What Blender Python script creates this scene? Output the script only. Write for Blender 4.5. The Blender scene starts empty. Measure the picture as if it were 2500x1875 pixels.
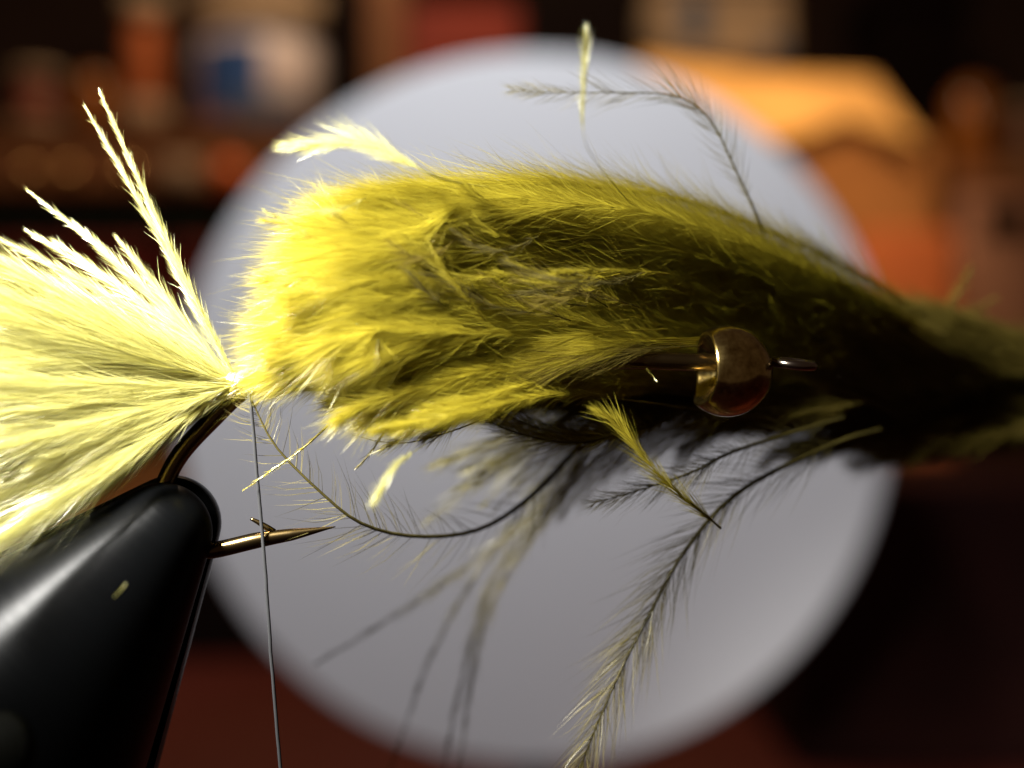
import bpy, bmesh, math, random
import numpy as np
from mathutils import Vector, Matrix

# ------------------------------------------------------------------ units: 1 unit = 1 cm
sc = bpy.context.scene
sc.unit_settings.system = 'METRIC'
sc.unit_settings.scale_length = 0.01
S = 0.00125          # cm per photograph pixel in the plane of focus
D = 4.34             # camera to plane of focus
rng = np.random.default_rng(7)
random.seed(7)

# ------------------------------------------------------------------ camera
cam = bpy.data.cameras.new('camera')
cam.lens = 50.0
cam.sensor_width = 36.0
cam.clip_start = 0.05
cam.clip_end = 500
cam.dof.use_dof = True
cam.dof.focus_distance = D
cam.dof.aperture_fstop = 0.05 / 0.172       # a lens opening 0.17 cm wide
camo = bpy.data.objects.new('camera', cam)
camo.location = (0, -D, 0)
camo.rotation_euler = (math.radians(90), 0, 0)
sc.collection.objects.link(camo)
sc.camera = camo

# ------------------------------------------------------------------ world: a dark warm room
w = bpy.data.worlds.new('World'); sc.world = w; w.use_nodes = True
bg = w.node_tree.nodes['Background']
bg.inputs[0].default_value = (1.0, 0.62, 0.42, 1)
bg.inputs[1].default_value = 0.045

# ------------------------------------------------------------------ lamps
def aim(o, target):
    d = Vector(target) - o.location
    o.rotation_euler = d.to_track_quat('-Z', 'Y').to_euler()

def spot(name, loc, target, power, angle, blend, radius, col):
    l = bpy.data.lights.new(name, 'SPOT')
    l.energy = power; l.spot_size = math.radians(angle); l.spot_blend = blend
    l.shadow_soft_size = radius; l.color = col
    o = bpy.data.objects.new(name, l); o.location = loc; aim(o, target)
    sc.collection.objects.link(o); return o

def area(name, loc, target, power, sx, sy, col):
    l = bpy.data.lights.new(name, 'AREA'); l.shape = 'RECTANGLE'
    l.energy = power; l.size = sx; l.size_y = sy; l.color = col
    o = bpy.data.objects.new(name, l); o.location = loc; aim(o, target)
    sc.collection.objects.link(o); return o

# the white tying lamp, close above the tail and a little in front
spot('tying_lamp', (-2.9, -2.0, 2.4), (-1.28, 0.0, 0.74), 14000, 53, 1.0, 0.50, (1.0, 0.98, 0.93))
# added fill spot, out of frame, to brighten the white disc
spot('disc_fill', (-1.0, 5.5, 10.5), (0.1, 15.0, 0.0), 5200, 64, 0.5, 0.8, (0.93, 0.955, 1.0))
# the warm room lamp over the cluttered bench
spot('room_lamp', (5.0, 17.0, 14.0), (6.8, 30.0, 4.5), 11000, 44, 1.0, 1.5, (1.0, 0.66, 0.36))
area('ceiling_lamp', (-3.0, 24.0, 22.0), (-4.0, 31.0, 0.0), 3000, 6, 6, (1.0, 0.70, 0.46))

vs = sc.view_settings
vs.view_transform = 'Standard'; vs.look = 'None'; vs.gamma = 1.0; vs.exposure = 0.0
vs.use_curve_mapping = False
sc.cycles.use_denoising = True
sc.cycles.denoising_prefilter = 'ACCURATE'
sc.cycles.max_bounces = 10
sc.cycles.diffuse_bounces = 5
sc.cycles.transmission_bounces = 8
sc.cycles.transparent_max_bounces = 8
sc.cycles.sample_clamp_indirect = 6.0

C = sc.collection

# ------------------------------------------------------------------ helpers
def P(px, py, y=0.0):
    k = S * (D + y) / D
    return np.array([(px - 1250.0) * k, y, (937.5 - py) * k])

def V(px, py, y=0.0):
    return Vector(P(px, py, y))

def thing(name, label, cat, loc=(0, 0, 0), group=None):
    o = bpy.data.objects.new(name, None); C.objects.link(o)
    o.location = loc; o.empty_display_size = 0.1
    o['label'] = label; o['category'] = cat
    if group: o['group'] = group
    return o

def tag(o, label=None, cat=None, group=None, kind=None):
    if label: o['label'] = label
    if cat: o['category'] = cat
    if group: o['group'] = group
    if kind: o['kind'] = kind
    return o

def link(name, me, mat, parent=None, smooth=True):
    if mat is not None and not me.materials: me.materials.append(mat)
    if smooth:
        me.polygons.foreach_set('use_smooth', np.ones(len(me.polygons), dtype=bool))
    o = bpy.data.objects.new(name, me); C.objects.link(o)
    if parent:
        o.parent = parent
        o.matrix_parent_inverse = Matrix.Translation(-Vector(parent.location))
    return o

def mesh_tris(name, verts, tris, attr=None):
    me = bpy.data.meshes.new(name)
    nv, nt = len(verts), len(tris)
    me.vertices.add(nv); me.vertices.foreach_set('co', np.asarray(verts, dtype=np.float32).ravel())
    me.loops.add(nt * 3); me.loops.foreach_set('vertex_index', np.asarray(tris, dtype=np.int32).ravel())
    me.polygons.add(nt)
    me.polygons.foreach_set('loop_start', np.arange(nt, dtype=np.int32) * 3)
    if attr is not None:
        a = me.attributes.new('tone', 'FLOAT', 'POINT')
        a.data.foreach_set('value', np.asarray(attr, dtype=np.float32))
    me.update(calc_edges=True); me.validate()
    return me

def bm_mesh(name, bm):
    me = bpy.data.meshes.new(name); bm.normal_update(); bm.to_mesh(me); bm.free(); return me

def catmull(pts, n):
    p = np.asarray(pts, dtype=float)
    p = np.vstack([2 * p[0] - p[1], p, 2 * p[-1] - p[-2]])
    m = len(p) - 3
    t = np.linspace(0, m - 1e-9, n); i = t.astype(int); f = (t - i)[:, None]
    a, b, c, d = p[i], p[i + 1], p[i + 2], p[i + 3]
    return 0.5 * (2 * b + (c - a) * f + (2 * a - 5 * b + 4 * c - d) * f ** 2 + (3 * b - a - 3 * c + d) * f ** 3)

def frames(c):
    T = np.gradient(c, axis=0); T /= np.linalg.norm(T, axis=1, keepdims=True) + 1e-12
    Y = np.array([0, 1.0, 0.13])
    N = np.cross(T, Y); N /= np.linalg.norm(N, axis=1, keepdims=True) + 1e-12
    B = np.cross(T, N)
    return T, N, B

def tube_arrays(c, r, sides=8, caps=True):
    T, N, B = frames(c)
    n = len(c); r = np.broadcast_to(r, (n,))
    a = np.linspace(0, 2 * np.pi, sides, endpoint=False)
    ring = (np.cos(a)[None, :, None] * N[:, None, :] + np.sin(a)[None, :, None] * B[:, None, :])
    v = (c[:, None, :] + r[:, None, None] * ring).reshape(-1, 3)
    tr = []
    i = np.arange(n - 1)[:, None] * sides; j = np.arange(sides)[None, :]; k = (j + 1) % sides
    q0, q1, q2, q3 = i + j, i + k, i + sides + k, i + sides + j
    tr = np.concatenate([np.stack([q0, q1, q2], -1).reshape(-1, 3), np.stack([q0, q2, q3], -1).reshape(-1, 3)])
    if caps:
        v = np.vstack([v, c[0], c[-1]]); e = len(v)
        c0 = np.stack([np.full(sides, e - 2), (np.arange(sides) + 1) % sides, np.arange(sides)], -1)
        o = (n - 1) * sides
        c1 = np.stack([np.full(sides, e - 1), o + np.arange(sides), o + (np.arange(sides) + 1) % sides], -1)
        tr = np.concatenate([tr, c0, c1])
    return v, tr

# ------------------------------------------------------------------ materials
def new_mat(name):
    m = bpy.data.materials.new(name); m.use_nodes = True
    nt = m.node_tree
    b = nt.nodes.get('Principled BSDF')
    return m, nt, b

def simple(name, col, rough=0.5, metal=0.0, noise=0.0, scale=4.0, bump=0.0, spec=0.5):
    m, nt, b = new_mat(name)
    b.inputs['Roughness'].default_value = rough
    b.inputs['Metallic'].default_value = metal
    b.inputs['Specular IOR Level'].default_value = spec
    tc = nt.nodes.new('ShaderNodeTexCoord')
    nz = nt.nodes.new('ShaderNodeTexNoise'); nz.inputs['Scale'].default_value = scale; nz.inputs['Detail'].default_value = 5
    nt.links.new(tc.outputs['Object'], nz.inputs['Vector'])
    mx = nt.nodes.new('ShaderNodeMix'); mx.data_type = 'RGBA'
    c = np.array(col)
    mx.inputs['A'].default_value = (*np.clip(c * (1 - noise), 0, 1), 1)
    mx.inputs['B'].default_value = (*np.clip(c * (1 + noise), 0, 1), 1)
    nt.links.new(nz.outputs['Fac'], mx.inputs['Factor'])
    nt.links.new(mx.outputs['Result'], b.inputs['Base Color'])
    if bump:
        bp = nt.nodes.new('ShaderNodeBump'); bp.inputs['Strength'].default_value = bump; bp.inputs['Distance'].default_value = 0.01
        nt.links.new(nz.outputs['Fac'], bp.inputs['Height']); nt.links.new(bp.outputs['Normal'], b.inputs['Normal'])
    return m

def feather_mat(name, ca, cb, trans=0.45, gloss=0.10, rough=0.35):
    m = bpy.data.materials.new(name); m.use_nodes = True
    nt = m.node_tree; nt.nodes.clear()
    out = nt.nodes.new('ShaderNodeOutputMaterial')
    at = nt.nodes.new('ShaderNodeAttribute'); at.attribute_name = 'tone'
    mx = nt.nodes.new('ShaderNodeMix'); mx.data_type = 'RGBA'
    mx.inputs['A'].default_value = (*ca, 1); mx.inputs['B'].default_value = (*cb, 1)
    nt.links.new(at.outputs['Fac'], mx.inputs['Factor'])
    df = nt.nodes.new('ShaderNodeBsdfDiffuse'); tr = nt.nodes.new('ShaderNodeBsdfTranslucent')
    gl = nt.nodes.new('ShaderNodeBsdfGlossy'); gl.inputs['Roughness'].default_value = rough
    gl.inputs['Color'].default_value = (0.95, 0.93, 0.8, 1)
    for s in (df, tr): nt.links.new(mx.outputs['Result'], s.inputs['Color'])
    m1 = nt.nodes.new('ShaderNodeMixShader'); m1.inputs[0].default_value = trans
    m2 = nt.nodes.new('ShaderNodeMixShader'); m2.inputs[0].default_value = gloss
    nt.links.new(df.outputs[0], m1.inputs[1]); nt.links.new(tr.outputs[0], m1.inputs[2])
    nt.links.new(m1.outputs[0], m2.inputs[1]); nt.links.new(gl.outputs[0], m2.inputs[2])
    nt.links.new(m2.outputs[0], out.inputs['Surface'])
    return m

M = {}
M['plume'] = feather_mat('olive_yellow_marabou', (0.185, 0.142, 0.006), (0.47, 0.40, 0.038), trans=0.52, gloss=0.06)
M['tail'] = feather_mat('overlit_marabou', (0.17, 0.15, 0.008), (0.70, 0.665, 0.25), trans=0.45, gloss=0.16)  # yellow paled in colour to stand in for the lamp's blown-out white
M['quill'] = feather_mat('quill_olive', (0.06, 0.048, 0.012), (0.15, 0.125, 0.04), trans=0.4, gloss=0.02)
M['fringe'] = feather_mat('olive_fringe', (0.08, 0.062, 0.006), (0.34, 0.29, 0.03), trans=0.55, gloss=0.03)
M['butt'] = feather_mat('shade_olive_butt', (0.07, 0.052, 0.011), (0.22, 0.17, 0.034), trans=0.4, gloss=0.0)  # olive darkened to stand in for the shade behind the hook

# ------------------------------------------------------------------ a barb: a fine shaft with two fringes of barbules
def barb_arrays(pts, blen=80, width=3.2, dens=0.55, ang=(38, 20), spread=35, shaft=3.0, start=0.0, end_taper=0.25,
                tone=(0.2, 0.9), clump=0.0, n=28, jit=0.0, curl=0.35, rootfade=0.08, wild=0.10, fan=0):
    """pts: 3-D control points base to tip; blen, width, shaft in photograph pixels"""
    c = catmull(pts, n)
    if jit:
        k = np.cumsum(rng.normal(0, 1, (n, 3)), axis=0); k -= np.linspace(0, 1, n)[:, None] * k[-1] * 0.3
        c = c + k * jit * S * np.array([1, 0.8, 1]) * np.linspace(0.2, 1, n)[:, None]
    seg = np.linalg.norm(np.diff(c, axis=0), axis=1); L = seg.sum() / S
    r = shaft * S * 0.5 * (1 - 0.85 * np.linspace(0, 1, n))
    tv, tt = tube_arrays(c, r, 4, caps=False)
    t_sh = np.full(len(tv), max(0.0, tone[0] * 0.5 - 0.05))
    T, N, B = frames(c)
    m = max(8, int(L * dens * (1 - start)))
    t = start + (1 - start) * rng.random(m)
    t = np.concatenate([t, np.full(10, 0.995)])
    m = len(t)
    if clump:
        q = np.round(t * 14 + rng.normal(0, .3, m)) / 14
        t = np.clip(t * (1 - clump) + q * clump, start, 0.999)
    x = t * (n - 1); i = np.minimum(x.astype(int), n - 2); f = (x - i)[:, None]
    lerp = lambda A: A[i] * (1 - f) + A[i + 1] * f
    p0, Ti, Ni, Bi = lerp(c), lerp(T), lerp(N), lerp(B)
    side = np.where(rng.random(m) < 0.5, 0, np.pi)
    ph = side + np.radians(rng.normal(0, spread, m))
    R = np.cos(ph)[:, None] * Ni + np.sin(ph)[:, None] * Bi
    al = np.radians(ang[0] + (ang[1] - ang[0]) * t + rng.normal(0, fan if fan else (6 if ang[0] > 12 else 3), m))
    d0 = np.cos(al)[:, None] * Ti + np.sin(al)[:, None] * R
    ends = np.minimum(1, (1.02 - t) / max(end_taper, 1e-3)) ** 0.7
    begin = np.minimum(1, (t - start) / rootfade + 0.25)
    ln = blen * S * rng.uniform(0.55, 1.15, m) * (0.22 + 0.78 * ends) * begin
    wd = np.cross(d0, rng.normal(0, 1, (m, 3))); wd /= np.linalg.norm(wd, axis=1, keepdims=True) + 1e-12
    bend = Ti * curl + rng.normal(0, wild, (m, 3))
    ks = np.array([0, 0.55, 1.0]); ws = np.array([1, 0.8, 0]) * width * S * 0.5
    vv = []
    for a, ww in zip(ks, ws):
        q = p0 + ln[:, None] * (a * d0 + a * a * bend)
        if ww > 0: vv += [q - wd * ww, q + wd * ww]
        else: vv.append(q)
    bv = np.stack(vv, 1).reshape(-1, 3)       # 5 vertices a barbule
    b = np.arange(m)[:, None] * 5
    tris = np.concatenate([b + np.array(x) for x in ([0, 1, 3], [0, 3, 2], [2, 3, 4])])
    tb = np.clip(tone[0] + (tone[1] - tone[0]) * (0.3 * t + 0.7 * rng.random(m)), 0, 1)  # tone rises toward the tips, painting in their overexposed look
    tb = np.repeat(tb, 5)
    off = len(tv)
    return np.vstack([tv, bv]), np.concatenate([tt, tris + off]), np.concatenate([t_sh, tb])

def add_barb(parent, mat, pts, name='barb', label=None, **kw):
    v, t, a = barb_arrays(pts, **kw)
    o = link(name, mesh_tris(name, v, t, a), mat, parent, smooth=False)
    if label: o['label'] = label
    return o

def merge(parts):
    vs_, ts_, as_, o = [], [], [], 0
    for v, t, a in parts:
        vs_.append(v); ts_.append(t + o); as_.append(a); o += len(v)
    return np.vstack(vs_), np.concatenate(ts_), np.concatenate(as_)

# ------------------------------------------------------------------ setting: bench and wall
TZ = -6.6
def grid_sheet(name, x0, x1, y0, y1, z, mat):
    bm = bmesh.new()
    vsx = [bm.verts.new(p) for p in ((x0, y0, z), (x1, y0, z), (x1, y1, z), (x0, y1, z))]
    bm.faces.new(vsx)
    return tag(link(name, bm_mesh(name, bm), mat, smooth=False), kind='structure')

def wood(name, a, b, scale=1.0):
    m, nt, bs = new_mat(name)
    tc = nt.nodes.new('ShaderNodeTexCoord'); mp = nt.nodes.new('ShaderNodeMapping')
    mp.inputs['Scale'].default_value = (0.25 * scale, 2.2 * scale, 2.2 * scale)
    nz = nt.nodes.new('ShaderNodeTexNoise'); nz.inputs['Scale'].default_value = 1.6; nz.inputs['Detail'].default_value = 8
    mx = nt.nodes.new('ShaderNodeMix'); mx.data_type = 'RGBA'
    mx.inputs['A'].default_value = (*a, 1); mx.inputs['B'].default_value = (*b, 1)
    nt.links.new(tc.outputs['Object'], mp.inputs[0]); nt.links.new(mp.outputs[0], nz.inputs['Vector'])
    nt.links.new(nz.outputs['Fac'], mx.inputs['Factor']); nt.links.new(mx.outputs['Result'], bs.inputs['Base Color'])
    bs.inputs['Roughness'].default_value = 0.5
    return m

grid_sheet('table', -60, 60, -12, 62, TZ, wood('red_stained_wood', (0.05, 0.007, 0.004), (0.12, 0.016, 0.008)))
bm = bmesh.new()
f = [bm.verts.new(p) for p in ((-60, 62, TZ), (60, 62, TZ), (60, 62, 40), (-60, 62, 40))]; bm.faces.new(f)
tag(link('wall', bm_mesh('wall', bm), simple('dark_brown_wall', (0.05, 0.025, 0.015), 0.9, noise=0.3, scale=0.3), smooth=False), kind='structure')

# ------------------------------------------------------------------ the white disc behind the fly
DY = 15.0
dc = V(1306, 998, DY); DR = 872 * S * (D + DY) / D
disc = thing('backdrop_disc', 'round white matt disc standing behind the fly', 'disc', (dc.x, DY, TZ))
bm = bmesh.new()
prof = [(0, -0.02), (DR * 0.5, -0.02), (DR - 0.06, -0.02), (DR - 0.02, 0.0), (DR, 0.04), (DR, 0.22), (DR - 0.03, 0.26), (0, 0.26)]
SEG = 128; rings = []
for r_, h in prof:
    if r_ == 0: rings.append([bm.verts.new((dc.x, DY + h, dc.z))])
    else: rings.append([bm.verts.new((dc.x + r_ * math.cos(2 * math.pi * k / SEG), DY + h, dc.z + r_ * math.sin(2 * math.pi * k / SEG))) for k in range(SEG)])
for a, b in zip(rings, rings[1:]):
    for k in range(SEG):
        l = (k + 1) % SEG
        if len(a) == 1: bm.faces.new((a[0], b[l], b[k]))
        elif len(b) == 1: bm.faces.new((a[k], a[l], b[0]))
        else: bm.faces.new((a[k], a[l], b[l], b[k]))
bmesh.ops.recalc_face_normals(bm, faces=bm.faces)
link('disc_plate', bm_mesh('disc_plate', bm), simple('white_card', (0.80, 0.80, 0.82), 0.85, noise=0.015, scale=1.5), disc, smooth=False)
v, t = tube_arrays(np.array([[dc.x, DY + 0.5, TZ], [dc.x, DY + 0.5, TZ + 0.7], [dc.x, DY + 0.45, dc.z - DR + 0.3], [dc.x, DY + 0.45, dc.z - DR + 1.2]]), 0.2, 16)
link('stem', mesh_tris('stem', v, t), simple('black_stand', (0.02, 0.02, 0.02), 0.5), disc)
v, t = tube_arrays(np.array([[dc.x, DY + 0.5, TZ + 0.002], [dc.x, DY + 0.5, TZ + 0.2], [dc.x, DY + 0.5, TZ + 0.28]]), np.array([1.6, 1.6, 1.4]), 40)
link('base', mesh_tris('base', v, t), bpy.data.materials['black_stand'], disc)

# ------------------------------------------------------------------ the vise
AX = Vector((-0.64, 0.0, -0.77)).normalized()            # from the tip down along the jaws
vise = thing('fly_tying_vise', 'black steel vise jaw gripping the hook bend', 'vise', V(120, 1800, 0))
m, nt, bs = new_mat('black_oxide_steel')
bs.inputs['Base Color'].default_value = (0.0011, 0.0012, 0.0013, 1); bs.inputs['Metallic'].default_value = 0.0
bs.inputs['Specular IOR Level'].default_value = 0.055
bs.inputs['Roughness'].default_value = 0.30
tc = nt.nodes.new('ShaderNodeTexCoord'); mp = nt.nodes.new('ShaderNodeMapping')
nz = nt.nodes.new('ShaderNodeTexNoise'); nz.noise_dimensions = '3D'; nz.inputs['Scale'].default_value = 1.0; nz.inputs['Detail'].default_value = 8; nz.inputs['Roughness'].default_value = 0.7
mp.inputs['Scale'].default_value = (2.5, 2.5, 60.0)
nt.links.new(tc.outputs['Object'], mp.inputs[0]); nt.links.new(mp.outputs[0], nz.inputs['Vector'])
bp = nt.nodes.new('ShaderNodeBump'); bp.inputs['Strength'].default_value = 0.12; bp.inputs['Distance'].default_value = 0.004
nt.links.new(nz.outputs['Fac'], bp.inputs['Height']); nt.links.new(bp.outputs['Normal'], bs.inputs['Normal'])
rr = nt.nodes.new('ShaderNodeMapRange'); rr.inputs['To Min'].default_value = 0.25; rr.inputs['To Max'].default_value = 0.37
nt.links.new(nz.outputs['Fac'], rr.inputs['Value']); nt.links.new(rr.outputs[0], bs.inputs['Roughness'])
M['vise'] = m

def jaw(name, tip, axis, r0, half, length, flat_y, front):
    """half a rounded cone, split by a flat face at y = flat_y"""
    R = Vector((0, 0, -1)).rotation_difference(axis).to_matrix().to_4x4()
    # local axis -z = axis; profile in (r, s)
    prof = []
    tanh = math.tan(math.radians(half))
    for k in range(9):
        a = k / 8 * (math.pi / 2 - math.radians(half))
        prof.append((r0 * math.sin(a), r0 * (1 - math.cos(a))))
    rb, sb = prof[-1]
    for k in range(1, 41):
        s_ = sb + (length - sb) * k / 40
        r_ = rb + (s_ - sb) * tanh
        if r_ > 0.95: r_ = 0.95
        prof.append((r_, s_))
    prof.append((0, length))
    bm = bmesh.new(); n = 72; rings = []
    for r_, s_ in prof:
        if r_ < 1e-6: rings.append([bm.verts.new((0, 0, -s_))])
        else: rings.append([bm.verts.new((r_ * math.cos(2 * math.pi * k / n), r_ * math.sin(2 * math.pi * k / n), -s_)) for k in range(n)])
    for a, b in zip(rings, rings[1:]):
        for k in range(n):
            l = (k + 1) % n
            if len(a) == 1: bm.faces.new((a[0], b[k], b[l]))
            elif len(b) == 1: bm.faces.new((a[k], b[0], a[l]))
            else: bm.faces.new((a[k], b[k], b[l], a[l]))
    bmesh.ops.recalc_face_normals(bm, faces=bm.faces)
    me_m = Matrix.Translation(tip) @ R
    inv = me_m.inverted()
    co = inv @ Vector((tip.x, flat_y, tip.z)); no = (R.inverted() @ Vector((0, 1 if front else -1, 0)))
    geom = bm.verts[:] + bm.edges[:] + bm.faces[:]
    r = bmesh.ops.bisect_plane(bm, geom=geom, plane_co=co, plane_no=no, clear_outer=True)
    ed = [e for e in r['geom_cut'] if isinstance(e, bmesh.types.BMEdge)]
    bmesh.ops.holes_fill(bm, edges=ed)
    me = bm_mesh(name, bm)
    o = link(name, me, M['vise'], None)
    o.matrix_world = me_m
    md = o.modifiers.new('edge', 'EDGE_SPLIT'); md.split_angle = math.radians(40)
    o.parent = vise; o.matrix_parent_inverse = Matrix.Translation(-Vector(vise.location))
    return o
j1 = jaw('front_jaw', V(478, 1205, -0.02), AX, 0.15, 23.5, 2.6, -0.03, True)
j2 = jaw('back_jaw', V(496, 1187, 0.06), AX, 0.15, 24.5, 2.6, 0.03, False)
# screw head on the jaw
bm = bmesh.new()
bmesh.ops.create_cone(bm, cap_ends=True, segments=32, radius1=0.10, radius2=0.085, depth=0.05)
bmesh.ops.bevel(bm, geom=bm.edges[:], offset=0.006, segments=2, affect='EDGES')
scr = link('screw', bm_mesh('screw', bm), simple('worn_steel', (0.004, 0.004, 0.003), 0.7, metal=0.0, noise=0.2, scale=20, spec=0.02), None)
scr.location = V(-8, 1830, -0.67); scr.rotation_euler = (math.radians(75), 0, math.radians(-12))
scr.parent = vise; scr.matrix_parent_inverse = Matrix.Translation(-Vector(vise.location))

# ------------------------------------------------------------------ the hook
M['hook'] = None
m, nt, bs = new_mat('bronze_hook_wire')
bs.inputs['Base Color'].default_value = (0.15, 0.105, 0.045, 1); bs.inputs['Metallic'].default_value = 1.0; bs.inputs['Roughness'].default_value = 0.22
M['hook'] = m
hook = thing('fish_hook', 'bronze barbed fish hook held in the vise jaws', 'hook', V(600, 945, 0))
HY = 0.0
path = [(1872, 890), (1700, 884), (1500, 880), (1200, 893), (900, 915), (680, 932), (600, 950), (520, 1022), (440, 1110), (398, 1195), (392, 1270), (430, 1330), (505, 1345), (633, 1318), (725, 1303), (819, 1286)]
c = catmull([P(a, b, HY) for a, b in path], 180)
u = np.linspace(0, 1, 180)
rad = np.interp(u, [0, 0.35, 0.42, 0.70, 0.86, 0.925, 1.0], [22, 23, 23, 22, 20, 15, 1.2]) * S
v, t = tube_arrays(c, rad, 16)
link('wire', mesh_tris('wire', v, t), M['hook'], hook)
# the barb of the hook
c = catmull([P(668, 1300, HY), P(650, 1287, HY), P(630, 1275, HY), P(612, 1266, HY)], 12)
v, t = tube_arrays(c, np.linspace(10, 4, 12) * S, 10)
link('hook_barb', mesh_tris('hook_barb', v, t), M['hook'], hook)
# the eye: a ring seen almost edge on
a = np.linspace(0, 2 * np.pi, 49)
ctr = P(1938, 888, HY); rx, ry = 46 * S, 46 * S
c = np.stack([ctr[0] + rx * np.cos(a), ctr[1] + ry * np.sin(a), ctr[2] + 0.0 * a - 0.10 * rx * np.cos(a) + 0.10 * ry * np.sin(a)], -1)
v, t = tube_arrays(c, 12 * S, 12, caps=False)
m2, nt2, b2 = new_mat('dark_steel_eye')
b2.inputs['Base Color'].default_value = (0.25, 0.2, 0.16, 1); b2.inputs['Metallic'].default_value = 1; b2.inputs['Roughness'].default_value = 0.2
link('eye', mesh_tris('eye', v, t), m2, hook)

# ------------------------------------------------------------------ the bead
M['bead'], nt, bs = new_mat('copper_gold_bead')
bs.inputs['Metallic'].default_value = 1.0; bs.inputs['Roughness'].default_value = 0.2
tc = nt.nodes.new('ShaderNodeTexCoord')
nz = nt.nodes.new('ShaderNodeTexNoise'); nz.inputs['Scale'].default_value = 26; nz.inputs['Detail'].default_value = 8; nz.inputs['Roughness'].default_value = 0.7
nt.links.new(tc.outputs['Object'], nz.inputs['Vector'])
cr = nt.nodes.new('ShaderNodeValToRGB'); cr.color_ramp.elements[0].color = (0.24, 0.15, 0.035, 1); cr.color_ramp.elements[1].color = (0.70, 0.53, 0.20, 1)
cr.color_ramp.elements[0].position = 0.3; cr.color_ramp.elements[1].position = 0.7
nt.links.new(nz.outputs['Fac'], cr.inputs[0]); nt.links.new(cr.outputs[0], bs.inputs['Base Color'])
mr = nt.nodes.new('ShaderNodeMapRange'); mr.inputs['To Min'].default_value = 0.06; mr.inputs['To Max'].default_value = 0.26
nt.links.new(nz.outputs['Fac'], mr.inputs['Value']); nt.links.new(mr.outputs[0], bs.inputs['Roughness'])
bp = nt.nodes.new('ShaderNodeBump'); bp.inputs['Strength'].default_value = 0.06; bp.inputs['Distance'].default_value = 0.005
nt.links.new(nz.outputs['Fac'], bp.inputs['Height']); nt.links.new(bp.outputs['Normal'], bs.inputs['Normal'])
R_ = 112 * S; ctr = P(1774, 906, 0.0)
bead = thing('gold_bead', 'scratched copper gold bead threaded on the hook behind its eye', 'bead', tuple(ctr))
bm = bmesh.new(); n = 72; K = 40
rings = []
for k in range(n):
    az = 2 * math.pi * k / n                     # 0 = towards the camera, 90 = up
    cutx = -0.50 + 0.17 * max(0, math.cos(az)) - 0.18 * max(0, -math.sin(az)) ** 2 - 0.05 * max(0, -math.cos(az))
    a0 = 0.20; a1 = math.acos(cutx)
    col = []
    for q in range(K + 1):
        a_ = a0 + (a1 - a0) * q / K
        col.append((math.cos(a_), math.sin(a_)))
    xr, rr_ = col[-1]
    col += [(xr - 0.015, rr_ - 0.03), (xr - 0.005, rr_ - 0.07), (xr + 0.05, rr_ - 0.10), (xr + 0.25, 0.55), (0.0, 0.28), (0.9, 0.2)]
    rings.append([bm.verts.new((ctr[0] + R_ * x_, ctr[1] - R_ * r_ * math.cos(az), ctr[2] + R_ * r_ * math.sin(az))) for x_, r_ in col])
for k in range(n):
    l = (k + 1) % n
    for q in range(len(rings[0]) - 1):
        bm.faces.new((rings[k][q], rings[l][q], rings[l][q + 1], rings[k][q + 1]))
    bm.faces.new((rings[k][-1], rings[l][-1], rings[l][0], rings[k][0]))
bmesh.ops.recalc_face_normals(bm, faces=bm.faces)
link('bead_shell', bm_mesh('bead_shell', bm), M['bead'], bead)

# ------------------------------------------------------------------ the tying thread and its wraps
thr_m = simple('grey_waxed_thread', (0.007, 0.007, 0.008), 0.9, noise=0.3, scale=60)
yel_m = feather_mat('yellow_thread', (0.55, 0.48, 0.08), (0.8, 0.74, 0.25), trans=0.2, gloss=0.25, rough=0.3)
thread = thing('tying_thread', 'thin grey tying thread hanging from the yellow wraps', 'thread', V(616, 960, 0))
c = catmull([P(600, 940, -0.04), P(614, 990, -0.045), P(630, 1150, -0.04), P(644, 1300, -0.035), P(656, 1450, -0.03), P(667, 1590, -0.02), P(680, 1740, 0.0), P(700, 1960, 0.03)], 60)
c += np.cumsum(rng.normal(0, 0.35 * S, c.shape), axis=0)
v, t = tube_arrays(c, 4.4 * S, 8)
link('hanging_strand', mesh_tris('hanging_strand', v, t), thr_m, thread)
for k in range(9):
    x0 = 556 + k * 8.0
    ang_ = np.linspace(0, 2 * np.pi, 25)
    yy = 938 - (x0 - 560) * 0.15 + rng.normal(0, 1.5)
    cc = P(x0, yy, 0); rw = 27 * S + rng.normal(0, 1.0) * S
    tl = rng.normal(0.35, 0.12)
    c = np.stack([cc[0] + rw * 0.45 * np.sin(ang_) * tl * 2 + 0 * ang_, cc[1] - rw * np.cos(ang_), cc[2] + rw * np.sin(ang_)], -1)
    v, t = tube_arrays(c, 6 * S, 7, caps=False)
    link('wrap', mesh_tris('wrap', v, t, np.full(len(v), rng.random())), yel_m, thread)

# ------------------------------------------------------------------ the tail: a fan of clumped barbs, paled in colour as if blown out
tail = thing('marabou_tail', 'fan of yellow marabou fibres lashed at the hook bend, paled as if overlit', 'feather tuft', V(575, 935, 0))
root = np.array([585, 938.0])
def fan_barb(tip, y1=0.0, sag=0.0, y0=0.0, **kw):
    tip = np.array(tip, float); d = tip - root; nrm = np.array([-d[1], d[0]]) / (np.linalg.norm(d) + 1e-9)
    st = root + rng.normal(0, 5, 2)
    pts = []
    for s_ in (0, 0.2, 0.45, 0.72, 1.0):
        q = st + (tip - st) * s_ + nrm * sag * math.sin(math.pi * s_)
        pts.append(P(q[0], q[1], y0 + (y1 - y0) * s_))
    return pts
tk = dict(blen=240, width=1.15, dens=1.9, ang=(5.5, 2.6), spread=45, shaft=6, rootfade=0.35, start=0.03, end_taper=0.45, tone=(0.15, 1.0), curl=0.05)
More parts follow.
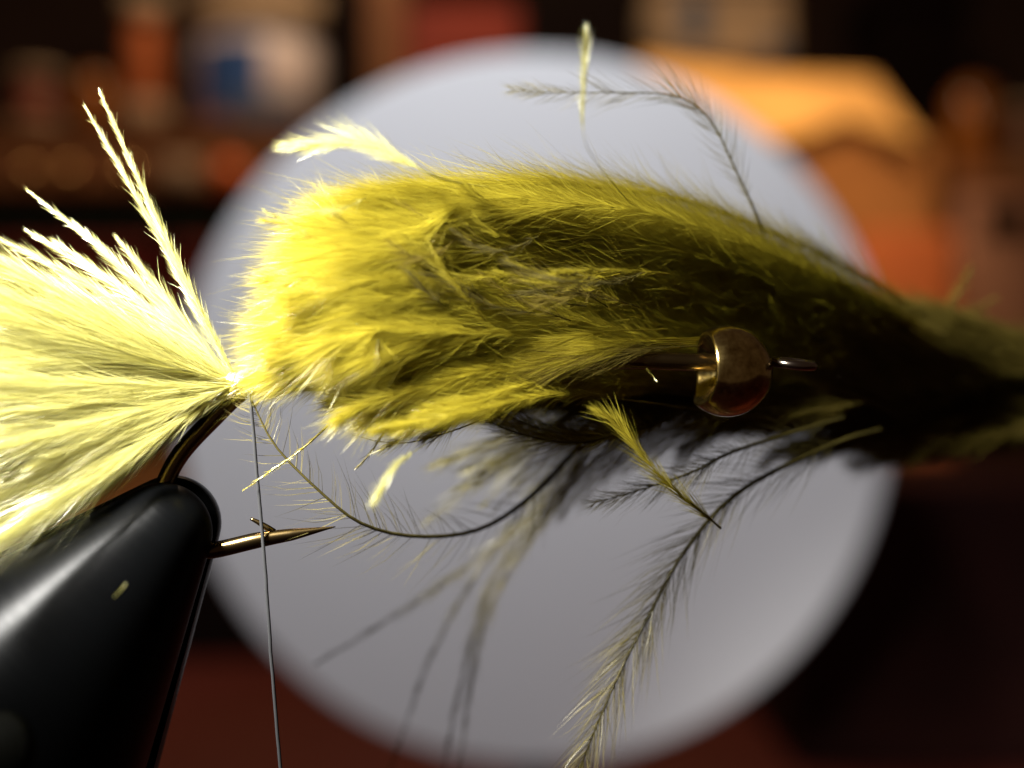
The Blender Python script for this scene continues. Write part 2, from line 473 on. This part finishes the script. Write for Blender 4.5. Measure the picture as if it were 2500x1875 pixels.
special = [((250, 238), -0.05, -8), ((216, 275), -0.03, 4), ((78, 474), 0.02, 18), ((354, 480), 0.10, -14),
           ((14, 592), -0.05, 20), ((85, 575), 0.05, 14), ((150, 600), 0.08, 10), ((-60, 640), -0.08, 22), ((300, 600), 0.0, 0), ((200, 560), 0.03, 0)]
for tp, y1, sg in special:
    add_barb(tail, M['tail'], fan_barb(tp, y1, sg, -0.02), **{**tk, 'blen': 80 if tp[1] < 500 else 110, 'ang': (4.5, 2.0), 'dens': 2.2, 'spread': 30})
for k in range(124):
    u_ = (k + rng.random()) / 124
    a_ = math.radians(153.5 + 63 * (round(u_ * 17 + rng.normal(0, .15)) / 17) + rng.normal(0, 0.5))
    Lf = rng.uniform(560, 800) if rng.random() < 0.75 else rng.uniform(330, 520)
    tp = (root[0] + Lf * math.cos(a_), root[1] - Lf * math.sin(a_))
    kw = dict(tk); kw['blen'] = rng.uniform(160, 300); td = rng.uniform(-0.25, 0.1); kw['tone'] = (0.1 + td, 0.9 + td)
    add_barb(tail, M['tail'], fan_barb(tp, rng.normal(0.0, 0.16), rng.normal(4, 12), rng.normal(0, 0.02)), **kw)

# ------------------------------------------------------------------ the plume
plume = thing('marabou_plume', 'olive yellow marabou plume lying along the hook with barbs swept left', 'feather', V(1500, 960, 0.3))
qpts = [(2640, 960, 1.7), (2300, 955, 1.4), (1950, 955, 1.0), (1600, 955, 0.6), (1250, 945, 0.28), (900, 945, 0.13), (700, 946, 0.06), (605, 942, 0.03)]
c = catmull([P(*q) for q in qpts], 60)
v, t = tube_arrays(c, np.linspace(24, 6, 60) * S, 10)
link('quill', mesh_tris('quill', v, t, np.full(len(v), 0.3)), M['quill'], plume)

G = [
 [(2400, 930), (2080, 730), (1830, 600), (1520, 495), (1200, 480), (1060, 498), (960, 505)],
 [(2330, 940), (2020, 760), (1720, 620), (1420, 545), (1120, 525), (960, 540), (860, 560)],
 [(2260, 950), (1950, 800), (1620, 690), (1280, 605), (960, 605), (870, 625), (765, 655)],
 [(2180, 955), (1850, 850), (1520, 765), (1210, 705), (920, 690), (835, 728), (715, 765)],
 [(2000, 955), (1720, 860), (1430, 800), (1150, 775), (900, 785), (820, 820), (700, 848)],
 [(1800, 950), (1580, 872), (1340, 838), (1100, 830), (900, 855), (830, 886), (705, 908)]]
G = np.array(G, float)
def guide(u_):
    x = u_ * (len(G) - 1); i = min(int(x), len(G) - 2); f_ = x - i
    return G[i] * (1 - f_) + G[i + 1] * f_
def plume_pts(u_, depth, cut, jx=24):
    g = guide(u_) + rng.normal(0, jx, 2)[None, :] * np.array([1.5, 0.8])
    # cut: fraction of the way to the tip at which this barb ends
    s_ = np.linspace(0, cut, 7) * (len(g) - 1)
    i = np.minimum(s_.astype(int), len(g) - 2); f_ = (s_ - i)[:, None]
    g2 = g[i] * (1 - f_) + g[i + 1] * f_
    g2[-1] += rng.normal(0, 1, 2) * (36, 18); g2[-2] += rng.normal(0, 1, 2) * (16, 9)
    back = np.interp(g2[:, 0], [500, 1000, 1500, 2000, 2500], [-0.06, -0.02, 0.30, 0.68, 1.2])
    prog = np.linspace(0, 1, 7)
    return [P(a[0], a[1], b + depth * min(1, p_ * 1.8)) for a, b, p_ in zip(g2, back, prog)]
pk = dict(blen=150, width=1.05, dens=1.3, ang=(16, 12), spread=70, shaft=3.2, start=0.12, end_taper=0.2, tone=(0.0, 1.0), jit=2.6, curl=0.15, wild=0.17, fan=6.5)
for k in range(190):
    u_ = (k + rng.random()) / 190
    dep = rng.normal(-0.03, 0.09)
    cut = min(1.0, rng.beta(3.2, 1.3) * 0.75 + 0.28)
    kw = dict(pk); kw['blen'] = rng.uniform(110, 250 - 80 * u_)
    ton = rng.uniform(-0.15, 0.25); kw['tone'] = (0.05 + ton, 0.85 + ton)
    add_barb(plume, M['plume'], plume_pts(u_, dep, cut), **kw)
# the downy under-layer between them, too fine and tangled to pick apart
parts = []
for k in range(110):
    u_ = 0.10 + 0.87 * (k + rng.random()) / 110
    kw = dict(pk); kw['blen'] = rng.uniform(110, 220); ton = rng.uniform(-0.1, 0.25); kw['tone'] = (0.05 + ton, 0.85 + ton)
    kw['fan'] = 7; kw['wild'] = 0.16; kw['ang'] = (13, 9); kw['jit'] = 2.0; kw['dens'] = 1.2; kw['shaft'] = 1.5; kw['start'] = 0.3
    parts.append(barb_arrays(plume_pts(u_, rng.normal(-0.05, 0.06), min(0.97, rng.uniform(0.7, 1.05)), jx=28), **kw))
v, t, a = merge(parts)
tag(link('down_barbs', mesh_tris('down_barbs', v, t, a), M['plume'], plume, smooth=False), 'fine yellow down between the barbs of the plume', kind='stuff')
# lower vane, swept down and left
Lw = np.array([
 [(1950, 965), (1560, 890), (1260, 860), (1010, 905), (850, 950), (775, 972)],
 [(1900, 972), (1540, 915), (1290, 890), (1080, 940), (940, 985), (850, 1010)],
 [(1880, 980), (1580, 950), (1380, 950), (1220, 990), (1080, 1020), (985, 1045)]], float)
for k in range(46):
    u_ = rng.random() * 1.999; i = int(u_); f_ = u_ - i
    g = Lw[i] * (1 - f_) + Lw[i + 1] * f_ + rng.normal(0, 14, 2)
    cut = rng.uniform(0.7, 1.0)
    s_ = np.linspace(0, cut, 6) * 5; ii = np.minimum(s_.astype(int), 4); ff = (s_ - ii)[:, None]
    g2 = g[ii] * (1 - ff) + g[ii + 1] * ff; g2[-1] += rng.normal(0, 22, 2)
    back = np.interp(g2[:, 0], [700, 1200, 1600, 2000], [-0.05, -0.05, 0.35, 0.75]); dep = rng.normal(0.02, 0.10)
    pts = [P(a[0], a[1], b + dep * p_) for a, b, p_ in zip(g2, back, np.linspace(0.3, 1, 6))]
    kw = dict(pk); kw['blen'] = rng.uniform(80, 130); kw['start'] = 0.25
    add_barb(plume, M['plume'], pts, **kw)

# short barbs springing over the shank beside the wraps
for k in range(14):
    yo = rng.normal(0, 12); xt = rng.uniform(600, 680)
    pts = [P(1040 + rng.normal(0, 40), 880 + yo, 0.0), P(900, 900 + yo, -0.05), P(760, 922 + 0.6 * yo, -0.06), P(xt, 936 + 0.5 * yo + rng.normal(0, 6), -0.05)]
    add_barb(plume, M['plume'], pts, **{**pk, 'blen': rng.uniform(70, 120), 'ang': (14, 9), 'start': 0.1, 'jit': 1.0})
# the dense butt of the plume behind the bead, shade painted into its colour
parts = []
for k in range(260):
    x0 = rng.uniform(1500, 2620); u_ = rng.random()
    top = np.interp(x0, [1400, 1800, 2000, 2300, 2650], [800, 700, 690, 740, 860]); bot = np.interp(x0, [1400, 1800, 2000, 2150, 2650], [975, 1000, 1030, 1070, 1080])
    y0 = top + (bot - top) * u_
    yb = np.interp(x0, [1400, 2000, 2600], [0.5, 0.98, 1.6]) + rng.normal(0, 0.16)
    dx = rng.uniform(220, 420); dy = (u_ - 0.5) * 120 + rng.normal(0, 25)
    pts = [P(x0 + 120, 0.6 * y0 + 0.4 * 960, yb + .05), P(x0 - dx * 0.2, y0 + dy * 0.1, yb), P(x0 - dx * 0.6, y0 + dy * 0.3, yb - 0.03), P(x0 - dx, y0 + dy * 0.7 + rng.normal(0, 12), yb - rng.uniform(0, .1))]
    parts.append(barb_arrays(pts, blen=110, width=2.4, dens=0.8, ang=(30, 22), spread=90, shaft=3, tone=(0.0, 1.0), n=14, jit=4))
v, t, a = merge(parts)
tag(link('butt_barbs', mesh_tris('butt_barbs', v, t, a), M['butt'], plume, smooth=False), 'dense olive barbs at the butt of the plume, darkened in colour for shade', kind='stuff')

# single stray barbs one can pick out
def stray(pts, label, mat='plume', **kw):
    d = dict(blen=90, width=1.5, dens=0.55, ang=(45, 25), spread=25, shaft=6, start=0.03, end_taper=0.35, tone=(0.1, 0.8), curl=0.3); d.update(kw)
    return add_barb(plume, M[mat], [P(*p) for p in pts], label=label, **d)
stray([(1560, 560, 0.3), (1250, 470, 0.1), (1090, 440, -0.25), (1000, 400, -0.3), (890, 350, -0.3), (800, 352, -0.3), (706, 357, -0.3)], 'white lit barb curling out above the plume', 'tail', start=0.45, blen=95, dens=0.8, ang=(26, 10), tone=(0.5, 1))
stray([(1560, 520, 0.3), (1490, 440, -0.2), (1430, 350, -0.42), (1424, 240, -0.42), (1428, 150, -0.42), (1431, 88, -0.42)], 'pale upright barb above the plume', 'tail', start=0.45, blen=70, ang=(7, 4), dens=0.6, shaft=2.5, tone=(0.5, 1))
stray([(1870, 590, 0.55), (1845, 520, 0.42), (1797, 418, 0.38), (1735, 295, 0.36), (1650, 235, 0.34), (1500, 226, 0.33), (1360, 226, 0.32), (1254, 220, 0.32)], 'grey barb arching over the disc top', 'quill', start=0.2, blen=105, dens=0.35, spread=22, shaft=8)
stray([(2150, 1050, 0.7), (2034, 1085, 0.5), (1808, 1198, 0.32), (1672, 1345, 0.26), (1580, 1510, 0.22), (1500, 1670, 0.18), (1424, 1853, 0.15), (1400, 1920, 0.15)], 'long dark barb hanging across the lower disc', 'quill', start=0.12, blen=170, dens=0.55, shaft=16, ang=(40, 24), spread=25, width=1.5)
stray([(2060, 1020, 0.6), (1808, 1096, 0.3), (1695, 1150, 0.22), (1582, 1190, 0.18), (1452, 1228, 0.15)], 'dark barb with split tip below the bead', 'quill', blen=100, shaft=12, dens=0.4)
stray([(1760, 1290, 0.12), (1718, 1254, 0.08), (1640, 1190, 0.0), (1570, 1115, -0.04), (1520, 1050, -0.06), (1468, 1010, -0.08)], 'bright yellow green barb below the bead', 'plume', blen=95, dens=0.9, ang=(14, 10), tone=(0.3, 0.9), start=0.1, shaft=6)
stray([(1420, 1080, 0.6), (1390, 1175, 0.95), (1220, 1322, 1.0), (1017, 1469, 1.0), (780, 1616, 1.0)], 'soft blurred barb reaching lower left', 'quill', blen=80, shaft=4, ang=(20, 12), dens=0.3)
stray([(1450, 1060, 0.6), (1350, 1200, 1.0), (1198, 1356, 1.05), (1062, 1582, 1.05), (955, 1870, 1.05)], 'soft blurred barb leftmost of the hanging three', 'quill', blen=70, shaft=4, ang=(18, 10), dens=0.3)
stray([(1440, 1040, 0.5), (1370, 1210, 0.95), (1225, 1379, 1.0), (1145, 1582, 1.0), (1080, 1890, 1.0)], 'soft blurred barb middle of the hanging three', 'quill', blen=85, shaft=5, ang=(18, 10), dens=0.3)
stray([(1460, 1040, 0.5), (1380, 1210, 0.9), (1250, 1379, 0.98), (1165, 1590, 0.98), (1120, 1890, 0.98)], 'soft blurred barb rightmost of the hanging three', 'quill', blen=85, shaft=4, ang=(18, 10), dens=0.3)
stray([(604, 945, -0.03), (625, 1000, -0.04), (678, 1096, -0.02), (791, 1209, 0.02), (881, 1277, 0.08), (995, 1308, 0.18), (1130, 1303, 0.32), (1230, 1262, 0.42), (1330, 1180, 0.5), (1420, 1080, 0.5)][::-1], 'long curved stem hanging in a loop under the wraps', 'quill', blen=150, dens=0.22, shaft=16, ang=(50, 60), spread=15, width=1.5, end_taper=0.5, tone=(0.4, 1.0))
stray([(1080, 1060, 0.1), (985, 1120, -0.38), (950, 1165, -0.42), (925, 1205, -0.42)], 'pale blurred tip hanging below the plume', 'tail', blen=60, ang=(9, 6), start=0.2, dens=0.6, shaft=3, tone=(0.5, 1))
stray([(800, 1040, -0.03), (735, 1098, -0.06), (665, 1148, -0.06), (598, 1194, -0.06)], 'thin green barb crossing the thread', 'plume', blen=22, ang=(14, 10), start=0.1, dens=0.4, shaft=6, tone=(0.4, 0.8))
stray([(1300, 960, 0.0), (1150, 1035, -0.05), (1010, 1078, -0.05), (930, 1078, -0.05), (862, 1062, -0.05)], 'thin dark hair curving under the plume', 'quill', blen=10, dens=0.05, shaft=5, tone=(0, .1))
stray([(960, 1020, 0), (925, 1075, -0.02), (895, 1118, -0.03), (872, 1140, -0.03)], 'short dark tip under the plume', 'quill', blen=26, ang=(12, 10), dens=0.6, shaft=6)
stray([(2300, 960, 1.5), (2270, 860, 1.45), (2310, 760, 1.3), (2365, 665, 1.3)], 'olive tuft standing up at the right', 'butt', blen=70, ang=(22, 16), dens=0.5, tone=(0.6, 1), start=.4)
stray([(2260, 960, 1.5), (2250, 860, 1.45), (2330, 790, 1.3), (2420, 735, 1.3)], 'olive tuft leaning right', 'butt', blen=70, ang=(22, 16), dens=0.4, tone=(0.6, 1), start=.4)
# dark loops under the hook and the soft lower fringe, too tangled to pick apart
fringe = []
def fringe_barb(pts, lab, **kw):
    d = dict(width=1.5, start=0.03, end_taper=0.35, curl=0.3, spread=25); d.update(kw)
    fringe.append(barb_arrays([P(*p) for p in pts], **d))
for k in range(9):
    e = rng.uniform(0, 1); xo = rng.normal(0, 12); d_ = rng.normal(0.28, 0.1)
    pts = [(1640, 1010 + 25 * e, .5), (1520 + xo, 1035 + 40 * e, d_), (1400 + xo, 1050 + 50 * e, d_), (1280 - 40 * e + xo, 1025 + 45 * e, d_), (1190 - 50 * e + xo, 965 + 60 * e, d_), (1150 - 60 * e + xo, 920 + 60 * e, d_)]
    fringe_barb(pts, None, blen=70, dens=0.4, shaft=6, ang=(35, 25), tone=(0.1, 0.8))
for k in range(44):
    e = (k + rng.random()) / 44; d_ = rng.uniform(0.35, 0.95)
    x1 = 1040 + 640 * e + rng.normal(0, 20); y1 = 1105 + 105 * math.sin(math.pi * min(1, e + .15)) + rng.normal(0, 34)
    xb = 1400 + 420 * e
    pts = [(xb + 60, 970, .5), (0.75 * xb + 0.25 * x1, 1005 + 15 * e, d_), (0.45 * xb + 0.55 * x1, 0.35 * y1 + 0.65 * 1035, d_), (x1, y1, d_)]
    fringe_barb(pts, None, blen=rng.uniform(90, 160), dens=0.28, shaft=1.8, ang=(30, 18), spread=55, width=0.95, tone=(0.0, 0.7), start=0.15)
v, t, a = merge(fringe)
tag(link('fringe_barbs', mesh_tris('fringe_barbs', v, t, a), M['fringe'], plume, smooth=False), 'soft olive fringe hanging under the plume', kind='stuff')
# barbs lying over the left end of the bare shank
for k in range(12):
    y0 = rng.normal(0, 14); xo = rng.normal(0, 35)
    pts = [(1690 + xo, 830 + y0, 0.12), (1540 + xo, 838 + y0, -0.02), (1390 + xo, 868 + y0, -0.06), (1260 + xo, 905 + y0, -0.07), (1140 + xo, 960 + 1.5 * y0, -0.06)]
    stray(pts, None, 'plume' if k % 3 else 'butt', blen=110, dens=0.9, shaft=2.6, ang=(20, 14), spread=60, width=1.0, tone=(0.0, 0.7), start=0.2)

# flyaway strands lying over the plume; the pale ones paint in lit highlights
for k in range(34):
    x1 = rng.uniform(650, 1420); y1 = rng.uniform(480, 840) if x1 < 1150 else rng.uniform(620, 760)
    L_ = rng.uniform(120, 320); a_ = math.radians(rng.normal(-16, 16)); yf = -0.20 + rng.normal(0, 0.05) + max(0, (x1 - 1100)) * 0.0003
    dx, dy = L_ * math.cos(a_), -L_ * math.sin(a_)
    bow = rng.normal(0, 18)
    pts = [(x1 + dx, y1 + dy, yf + 0.12), (x1 + dx * 0.66, y1 + dy * 0.66 + bow, yf + 0.02), (x1 + dx * 0.33, y1 + dy * 0.33 + bow, yf), (x1, y1, yf - 0.02)]
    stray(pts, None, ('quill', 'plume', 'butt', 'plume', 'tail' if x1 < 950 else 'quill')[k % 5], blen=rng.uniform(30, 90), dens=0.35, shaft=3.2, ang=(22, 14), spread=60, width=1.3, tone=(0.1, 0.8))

# loose lint
lint = add_barb(None, M['tail'], [P(308, 1425, -0.48), P(296, 1440, -0.485), P(281, 1456, -0.48)], name='lint_fibre', blen=4, dens=0.1, shaft=4, n=8)
tag(lint, 'tiny yellow fibre stuck on the black vise jaw', 'lint')
lint = add_barb(None, M['tail'], [P(1578, 900, -0.06), P(1592, 915, -0.05), P(1603, 930, -0.06)], name='lint_fibre', blen=6, dens=0.2, shaft=5, n=8)
tag(lint, 'tiny pale fibre below the bare hook shank', 'lint')

# ------------------------------------------------------------------ the cluttered bench behind, out of focus
def rbox(name, px0, px1, py0, py1, y, depth, mat, parent=None, rot=0.0, bev=0.12, base=False):
    a, b = P(px0, py0, y), P(px1, py1, y)
    zlo = TZ + 0.003 if base else b[2]
    bm = bmesh.new(); bmesh.ops.create_cube(bm, size=1)
    sx, sz = b[0] - a[0], a[2] - zlo
    bmesh.ops.scale(bm, vec=(sx, depth, sz), verts=bm.verts)
    bmesh.ops.bevel(bm, geom=bm.edges[:], offset=min(bev, sz * .2, sx * .2), segments=3, affect='EDGES')
    ce = Vector(((a[0] + b[0]) / 2, y + depth / 2, (a[2] + zlo) / 2))
    bmesh.ops.transform(bm, matrix=Matrix.Translation(ce) @ Matrix.Rotation(rot, 4, 'Z'), verts=bm.verts)
    return link(name, bm_mesh(name, bm), mat, parent, smooth=False)

def cyl(name, px, w_px, py0, py1, y, mat, parent=None, prof=None, base=False):
    a, b = P(px, py0, y), P(px, py1, y); r_ = w_px * 0.5 * S * (D + y) / D
    zlo = TZ + 0.003 if base else b[2]
    h = a[2] - zlo
    prof = prof or [(0.94, 0), (1, 0.04), (1, 0.96), (0.94, 1)]
    c_ = np.array([[a[0], y + r_, zlo + h * s_] for _, s_ in prof]); rr2 = np.array([r_ * q for q, _ in prof])
    n_ = 40; an = np.linspace(0, 2 * np.pi, n_, endpoint=False)
    vv = np.concatenate([np.stack([c[0] + q * np.cos(an), c[1] + q * np.sin(an), np.full(n_, c[2])], -1) for c, q in zip(c_, rr2)])
    tr = []
    for i in range(len(prof) - 1):
        for j in range(n_):
            k = (j + 1) % n_; o = i * n_
            tr += [(o + j, o + k, o + n_ + k), (o + j, o + n_ + k, o + n_ + j)]
    e = len(vv); vv = np.vstack([vv, c_[0], c_[-1]])
    o = (len(prof) - 1) * n_
    for j in range(n_):
        k = (j + 1) % n_; tr += [(e, k, j), (e + 1, o + j, o + k)]
    return link(name, mesh_tris(name, vv, tr), mat, parent, smooth=False)

BY = 30.0
m_brown = wood('brown_drawer_wood', (0.16, 0.06, 0.02), (0.30, 0.12, 0.04))
m_green = simple('dark_green_cloth', (0.010, 0.022, 0.008), 0.8, noise=0.3)
m_red = simple('dark_red_card', (0.22, 0.018, 0.008), 0.7, noise=0.3)
m_black = simple('black_plastic', (0.006, 0.0025, 0.0016), 0.8, noise=0.4, spec=0.08)
m_card = simple('orange_brown_cardboard', (0.50, 0.21, 0.05), 0.85, noise=0.5, scale=0.7)
m_tan = simple('tan_paper', (0.42, 0.30, 0.18), 0.8, noise=0.2, scale=1)
m_white = simple('white_plastic_tub', (0.74, 0.64, 0.60), 0.5, noise=0.1)
m_blue = simple('blue_label', (0.03, 0.10, 0.32), 0.6, noise=0.25, scale=1.2)
m_grey = simple('blue_grey_print', (0.08, 0.11, 0.16), 0.6, noise=0.3)
m_org = simple('orange_plastic', (0.85, 0.16, 0.02), 0.35)

# left stack
def stacked(name, label, cat, px0, px1, py0, py1, y, depth, mat, lid=None, lidmat=None, **kw):
    a = P((px0 + px1) / 2, py1, y)
    o = thing(name, label, cat, (a[0], y, a[2]))
    if lid:
        rbox('lid', px0 - 8, px1 + 8, py0, py0 + lid, y - 0.1, depth + 0.2, lidmat or mat, o, **kw)
        rbox('body', px0, px1, py0 + lid + 1, py1, y, depth, mat, o, **kw)
    else:
        rbox('body', px0, px1, py0, py1, y, depth, mat, o, **kw)
    return o
stacked('black_tray', 'black tray under the left stack', 'tray', -320, 820, 1345, 1500, BY - .2, 8, m_black, lid=40, base=True)
stacked('cardboard_carton', 'orange brown carton on the black tray', 'carton', -300, 800, 1110, 1343, BY, 8, m_card, lid=40)
stacked('black_case', 'black case on the orange brown carton', 'case', -300, 800, 900, 1108, BY + .3, 8, m_black, lid=30)
stacked('red_book', 'dark red box in the middle of the left stack', 'box', -280, 790, 590, 898, BY + .2, 7, m_red, lid=40)
stacked('green_book', 'dark green box below the brown drawer', 'box', -290, 800, 470, 588, BY + .4, 7, m_green, lid=22)
dr = stacked('wooden_drawer', 'brown wooden drawer box with round knob and added glint domes', 'drawer', -300, 800, 300, 468, BY, 7, m_brown, lid=20)
cyl('knob', 430, 90, 385, 455, BY - 1.2, m_tan, dr)
for kx in (60, 160, 300):
    cyl('knob', kx, 46, 395, 440, BY - 0.9, simple('brass_glint', (0.7, 0.42, 0.15), 0.3, metal=1.0), dr, prof=[(0.4, 0), (0.9, 0.25), (1, 0.5), (0.9, 0.75), (0.4, 1)])  # invented brass domes, added for small glints on the drawer
b_ = thing('orange_float', 'small round orange ball in front of the drawer', 'ball', V(560, 430, BY - 1.6))
bm = bmesh.new(); bmesh.ops.create_uvsphere(bm, u_segments=24, v_segments=16, radius=0.42)
bmesh.ops.translate(bm, verts=bm.verts, vec=V(560, 430, BY - 1.6))
link('ball_shell', bm_mesh('ball_shell', bm), m_org, b_)
v, t = tube_arrays(np.array([V(560, 430, BY - 1.6), V(562, 430, BY - 0.6), V(563, 432, BY + .05)]), 0.1, 8)
link('peg', mesh_tris('peg', v, t), m_brown, b_)
jar = thing('plastic_tub', 'white plastic tub with blue label standing on the drawer', 'tub', V(610, 298, BY + 2))
cyl('tub_body', 610, 350, 60, 297, BY + 1, m_white, jar)
cyl('lid', 615, 370, -40, 58, BY + 0.9, m_tan, jar)
for (x0, x1, y0, y1, mm) in ((480, 640, 95, 270, m_blue), (560, 730, 235, 296, m_grey)):
    k0 = S * (D + BY + 1) / D; r_ = 176 * k0
    cx = P(610, 0, BY + 1)[0]; cy = BY + 1 + 175 * k0
    a0 = math.acos(max(-1, min(1, (x0 - 610) / 176))); a1 = math.acos(max(-1, min(1, (x1 - 610) / 176)))
    bm = bmesh.new(); cols = []
    for q in range(17):
        a_ = a0 + (a1 - a0) * q / 16
        cols.append([bm.verts.new((cx + (r_ + e) * math.cos(a_), cy - (r_ + e) * math.sin(a_), (937.5 - yy) * k0)) for e, yy in ((0.02 + .01 * (mm is m_grey), y0), (0.02 + .01 * (mm is m_grey), y1))])
    for q in range(16): bm.faces.new((cols[q][0], cols[q + 1][0], cols[q + 1][1], cols[q][1]))
    link('label', bm_mesh('label', bm), mm, jar)
# things behind the top of the disc
stacked('black_speaker', 'narrow black case beside the tub', 'case', 795, 880, -60, 1200, BY + 1, 6, m_black, lid=60, base=True)
stacked('brown_box', 'narrow orange brown box behind the disc top', 'box', 892, 985, -60, 1200, BY + 2, 5, m_card, lid=80, lidmat=m_brown, base=True)
stacked('red_folder', 'bright red box behind the disc top', 'box', 995, 1265, 10, 1200, BY + 2, 5, simple('red_card', (0.30, 0.03, 0.01), 0.7, noise=.7, scale=0.5), lid=30, base=True)
stacked('dark_cabinet', 'wide black box behind the upright barb', 'box', 1280, 1560, -80, 1200, BY + 1, 6, m_black, lid=70, base=True)
pk_ = stacked('tan_packet', 'tan paper packet with blue grey print at the top', 'packet', 1590, 1930, -60, 150, BY + 3, 3, m_tan, lid=20)
rbox('printed_stripe', 1665, 1730, -20, 110, BY + 2.93, 0.05, m_grey, pk_, bev=0.02)
rbox('printed_stripe', 1870, 1915, 90, 145, BY + 2.93, 0.05, m_grey, pk_, bev=0.02)
# the open carton on the right
ct = thing('open_carton', 'orange brown carton with raised flap at the right of the disc', 'carton', V(1950, 1180, BY))
rbox('body', 1560, 2290, 330, 1175, BY, 8, simple('shaded_carton_board', (0.36, 0.15, 0.04), 0.85, noise=0.6, scale=0.5), ct)  # board colour darkened to paint in the carton's shaded front
def flap(name, pts, mat, parent, th=0.25):
    bm = bmesh.new()
    f_ = bm.faces.new([bm.verts.new(p) for p in pts])
    ex = bmesh.ops.extrude_face_region(bm, geom=[f_])
    bmesh.ops.translate(bm, verts=[x for x in ex['geom'] if isinstance(x, bmesh.types.BMVert)], vec=(0, th, -0.08))
    bmesh.ops.recalc_face_normals(bm, faces=bm.faces)
    return link(name, bm_mesh(name, bm), mat, parent, smooth=False)
m_flap = simple('lamplit_cardboard', (0.72, 0.38, 0.11), 0.85, noise=0.5, scale=0.5)  # same board, lightened in colour to paint in its lit face
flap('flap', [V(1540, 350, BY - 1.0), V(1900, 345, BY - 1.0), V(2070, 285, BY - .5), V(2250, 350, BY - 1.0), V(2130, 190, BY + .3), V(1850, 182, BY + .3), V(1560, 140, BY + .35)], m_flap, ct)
stacked('toolbox', 'dark maroon toolbox under the right carton', 'toolbox', 1950, 2900, 1185, 1400, 20, 9, simple('maroon_plastic', (0.016, 0.004, 0.003), 0.8, noise=0.7, scale=0.6, spec=0.08), lid=60, base=True)
stacked('tall_black_bottle', 'tall black box behind the carton flap', 'box', 2160, 2370, -80, 1170, BY + 8.5, 5, m_black, lid=90)
sh = stacked('brown_crate', 'dark brown crate at the right edge', 'crate', 2335, 2900, 395, 1170, BY + 1.5, 6, wood('dark_crate_wood', (0.10, 0.035, 0.015), (0.2, 0.075, 0.03)), lid=70, lidmat=m_brown)

# small clutter: spools, bottles and packets standing about, each on something
def spool(px, w_, py0, py1, y, mat, label):
    o = thing('thread_spool', label, 'spool', V(px, py1, y))
    h = (py1 - py0) * 0.18
    cyl('flange', px, w_, py0, py0 + h, y, m_tan, o)
    cyl('wound_thread', px, w_ * 0.78, py0 + h + 0.5, py1 - h - 0.5, y + 0.11 * w_ * S * 8, mat, o)
    cyl('flange', px, w_, py1 - h, py1, y, m_tan, o)
    return o
def bottle(px, w_, py0, py1, y, mat, cap, label):
    o = thing('small_bottle', label, 'bottle', V(px, py1, y))
    h = (py1 - py0) * 0.25
    cyl('glass_body', px, w_, py0 + h + 0.5, py1, y, mat, o, prof=[(0.92, 0), (1, 0.05), (1, 0.75), (0.8, 0.9), (0.5, 1.0)])
    cyl('cap', px, w_ * 0.55, py0, py0 + h, y + 0.2 * w_ * S * 8, cap, o)
    return o
m_rust = simple('rust_thread', (0.45, 0.11, 0.02), 0.7, noise=.3)
m_pink = simple('pinkish_paper', (0.40, 0.20, 0.13), 0.8, noise=.3)
m_amber = simple('amber_glass', (0.30, 0.10, 0.015), 0.2, noise=.2)
m_cream = simple('cream_plastic', (0.6, 0.45, 0.30), 0.5, noise=.2)
spool(70, 120, 165, 298, BY + 2, m_red, 'red thread spool farthest left on the drawer')
spool(340, 110, -20, 298, BY + 2.2, m_rust, 'tall rust thread spool beside the tub')
bottle(215, 90, 130, 298, BY + 1.6, m_amber, m_black, 'amber bottle between the spools on the drawer')
bottle(2400, 130, 130, 393, BY + 3, m_amber, m_black, 'amber bottle standing on the brown crate')
spool(2520, 120, 250, 393, BY + 3.5, m_pink, 'pink spool on the brown crate at the edge')
pp = thing('paper_packet', 'pinkish paper packet leaning on the brown crate', 'packet', V(2420, 600, BY))
rbox('sheet', 2345, 2560, 470, 1000, BY - 0.6, 0.4, m_pink, pp, rot=0.12)
rbox('printed_stripe', 2400, 2520, 500, 570, BY - 0.72, 0.05, m_black, pp, rot=0.12, bev=0.01)
rp = thing('rust_packet', 'rust paper packet leaning on the open carton', 'packet', V(2130, 1000, BY))
rbox('sheet', 2090, 2330, 560, 1176, BY - 0.9, 0.4, m_rust, rp, rot=-0.2)
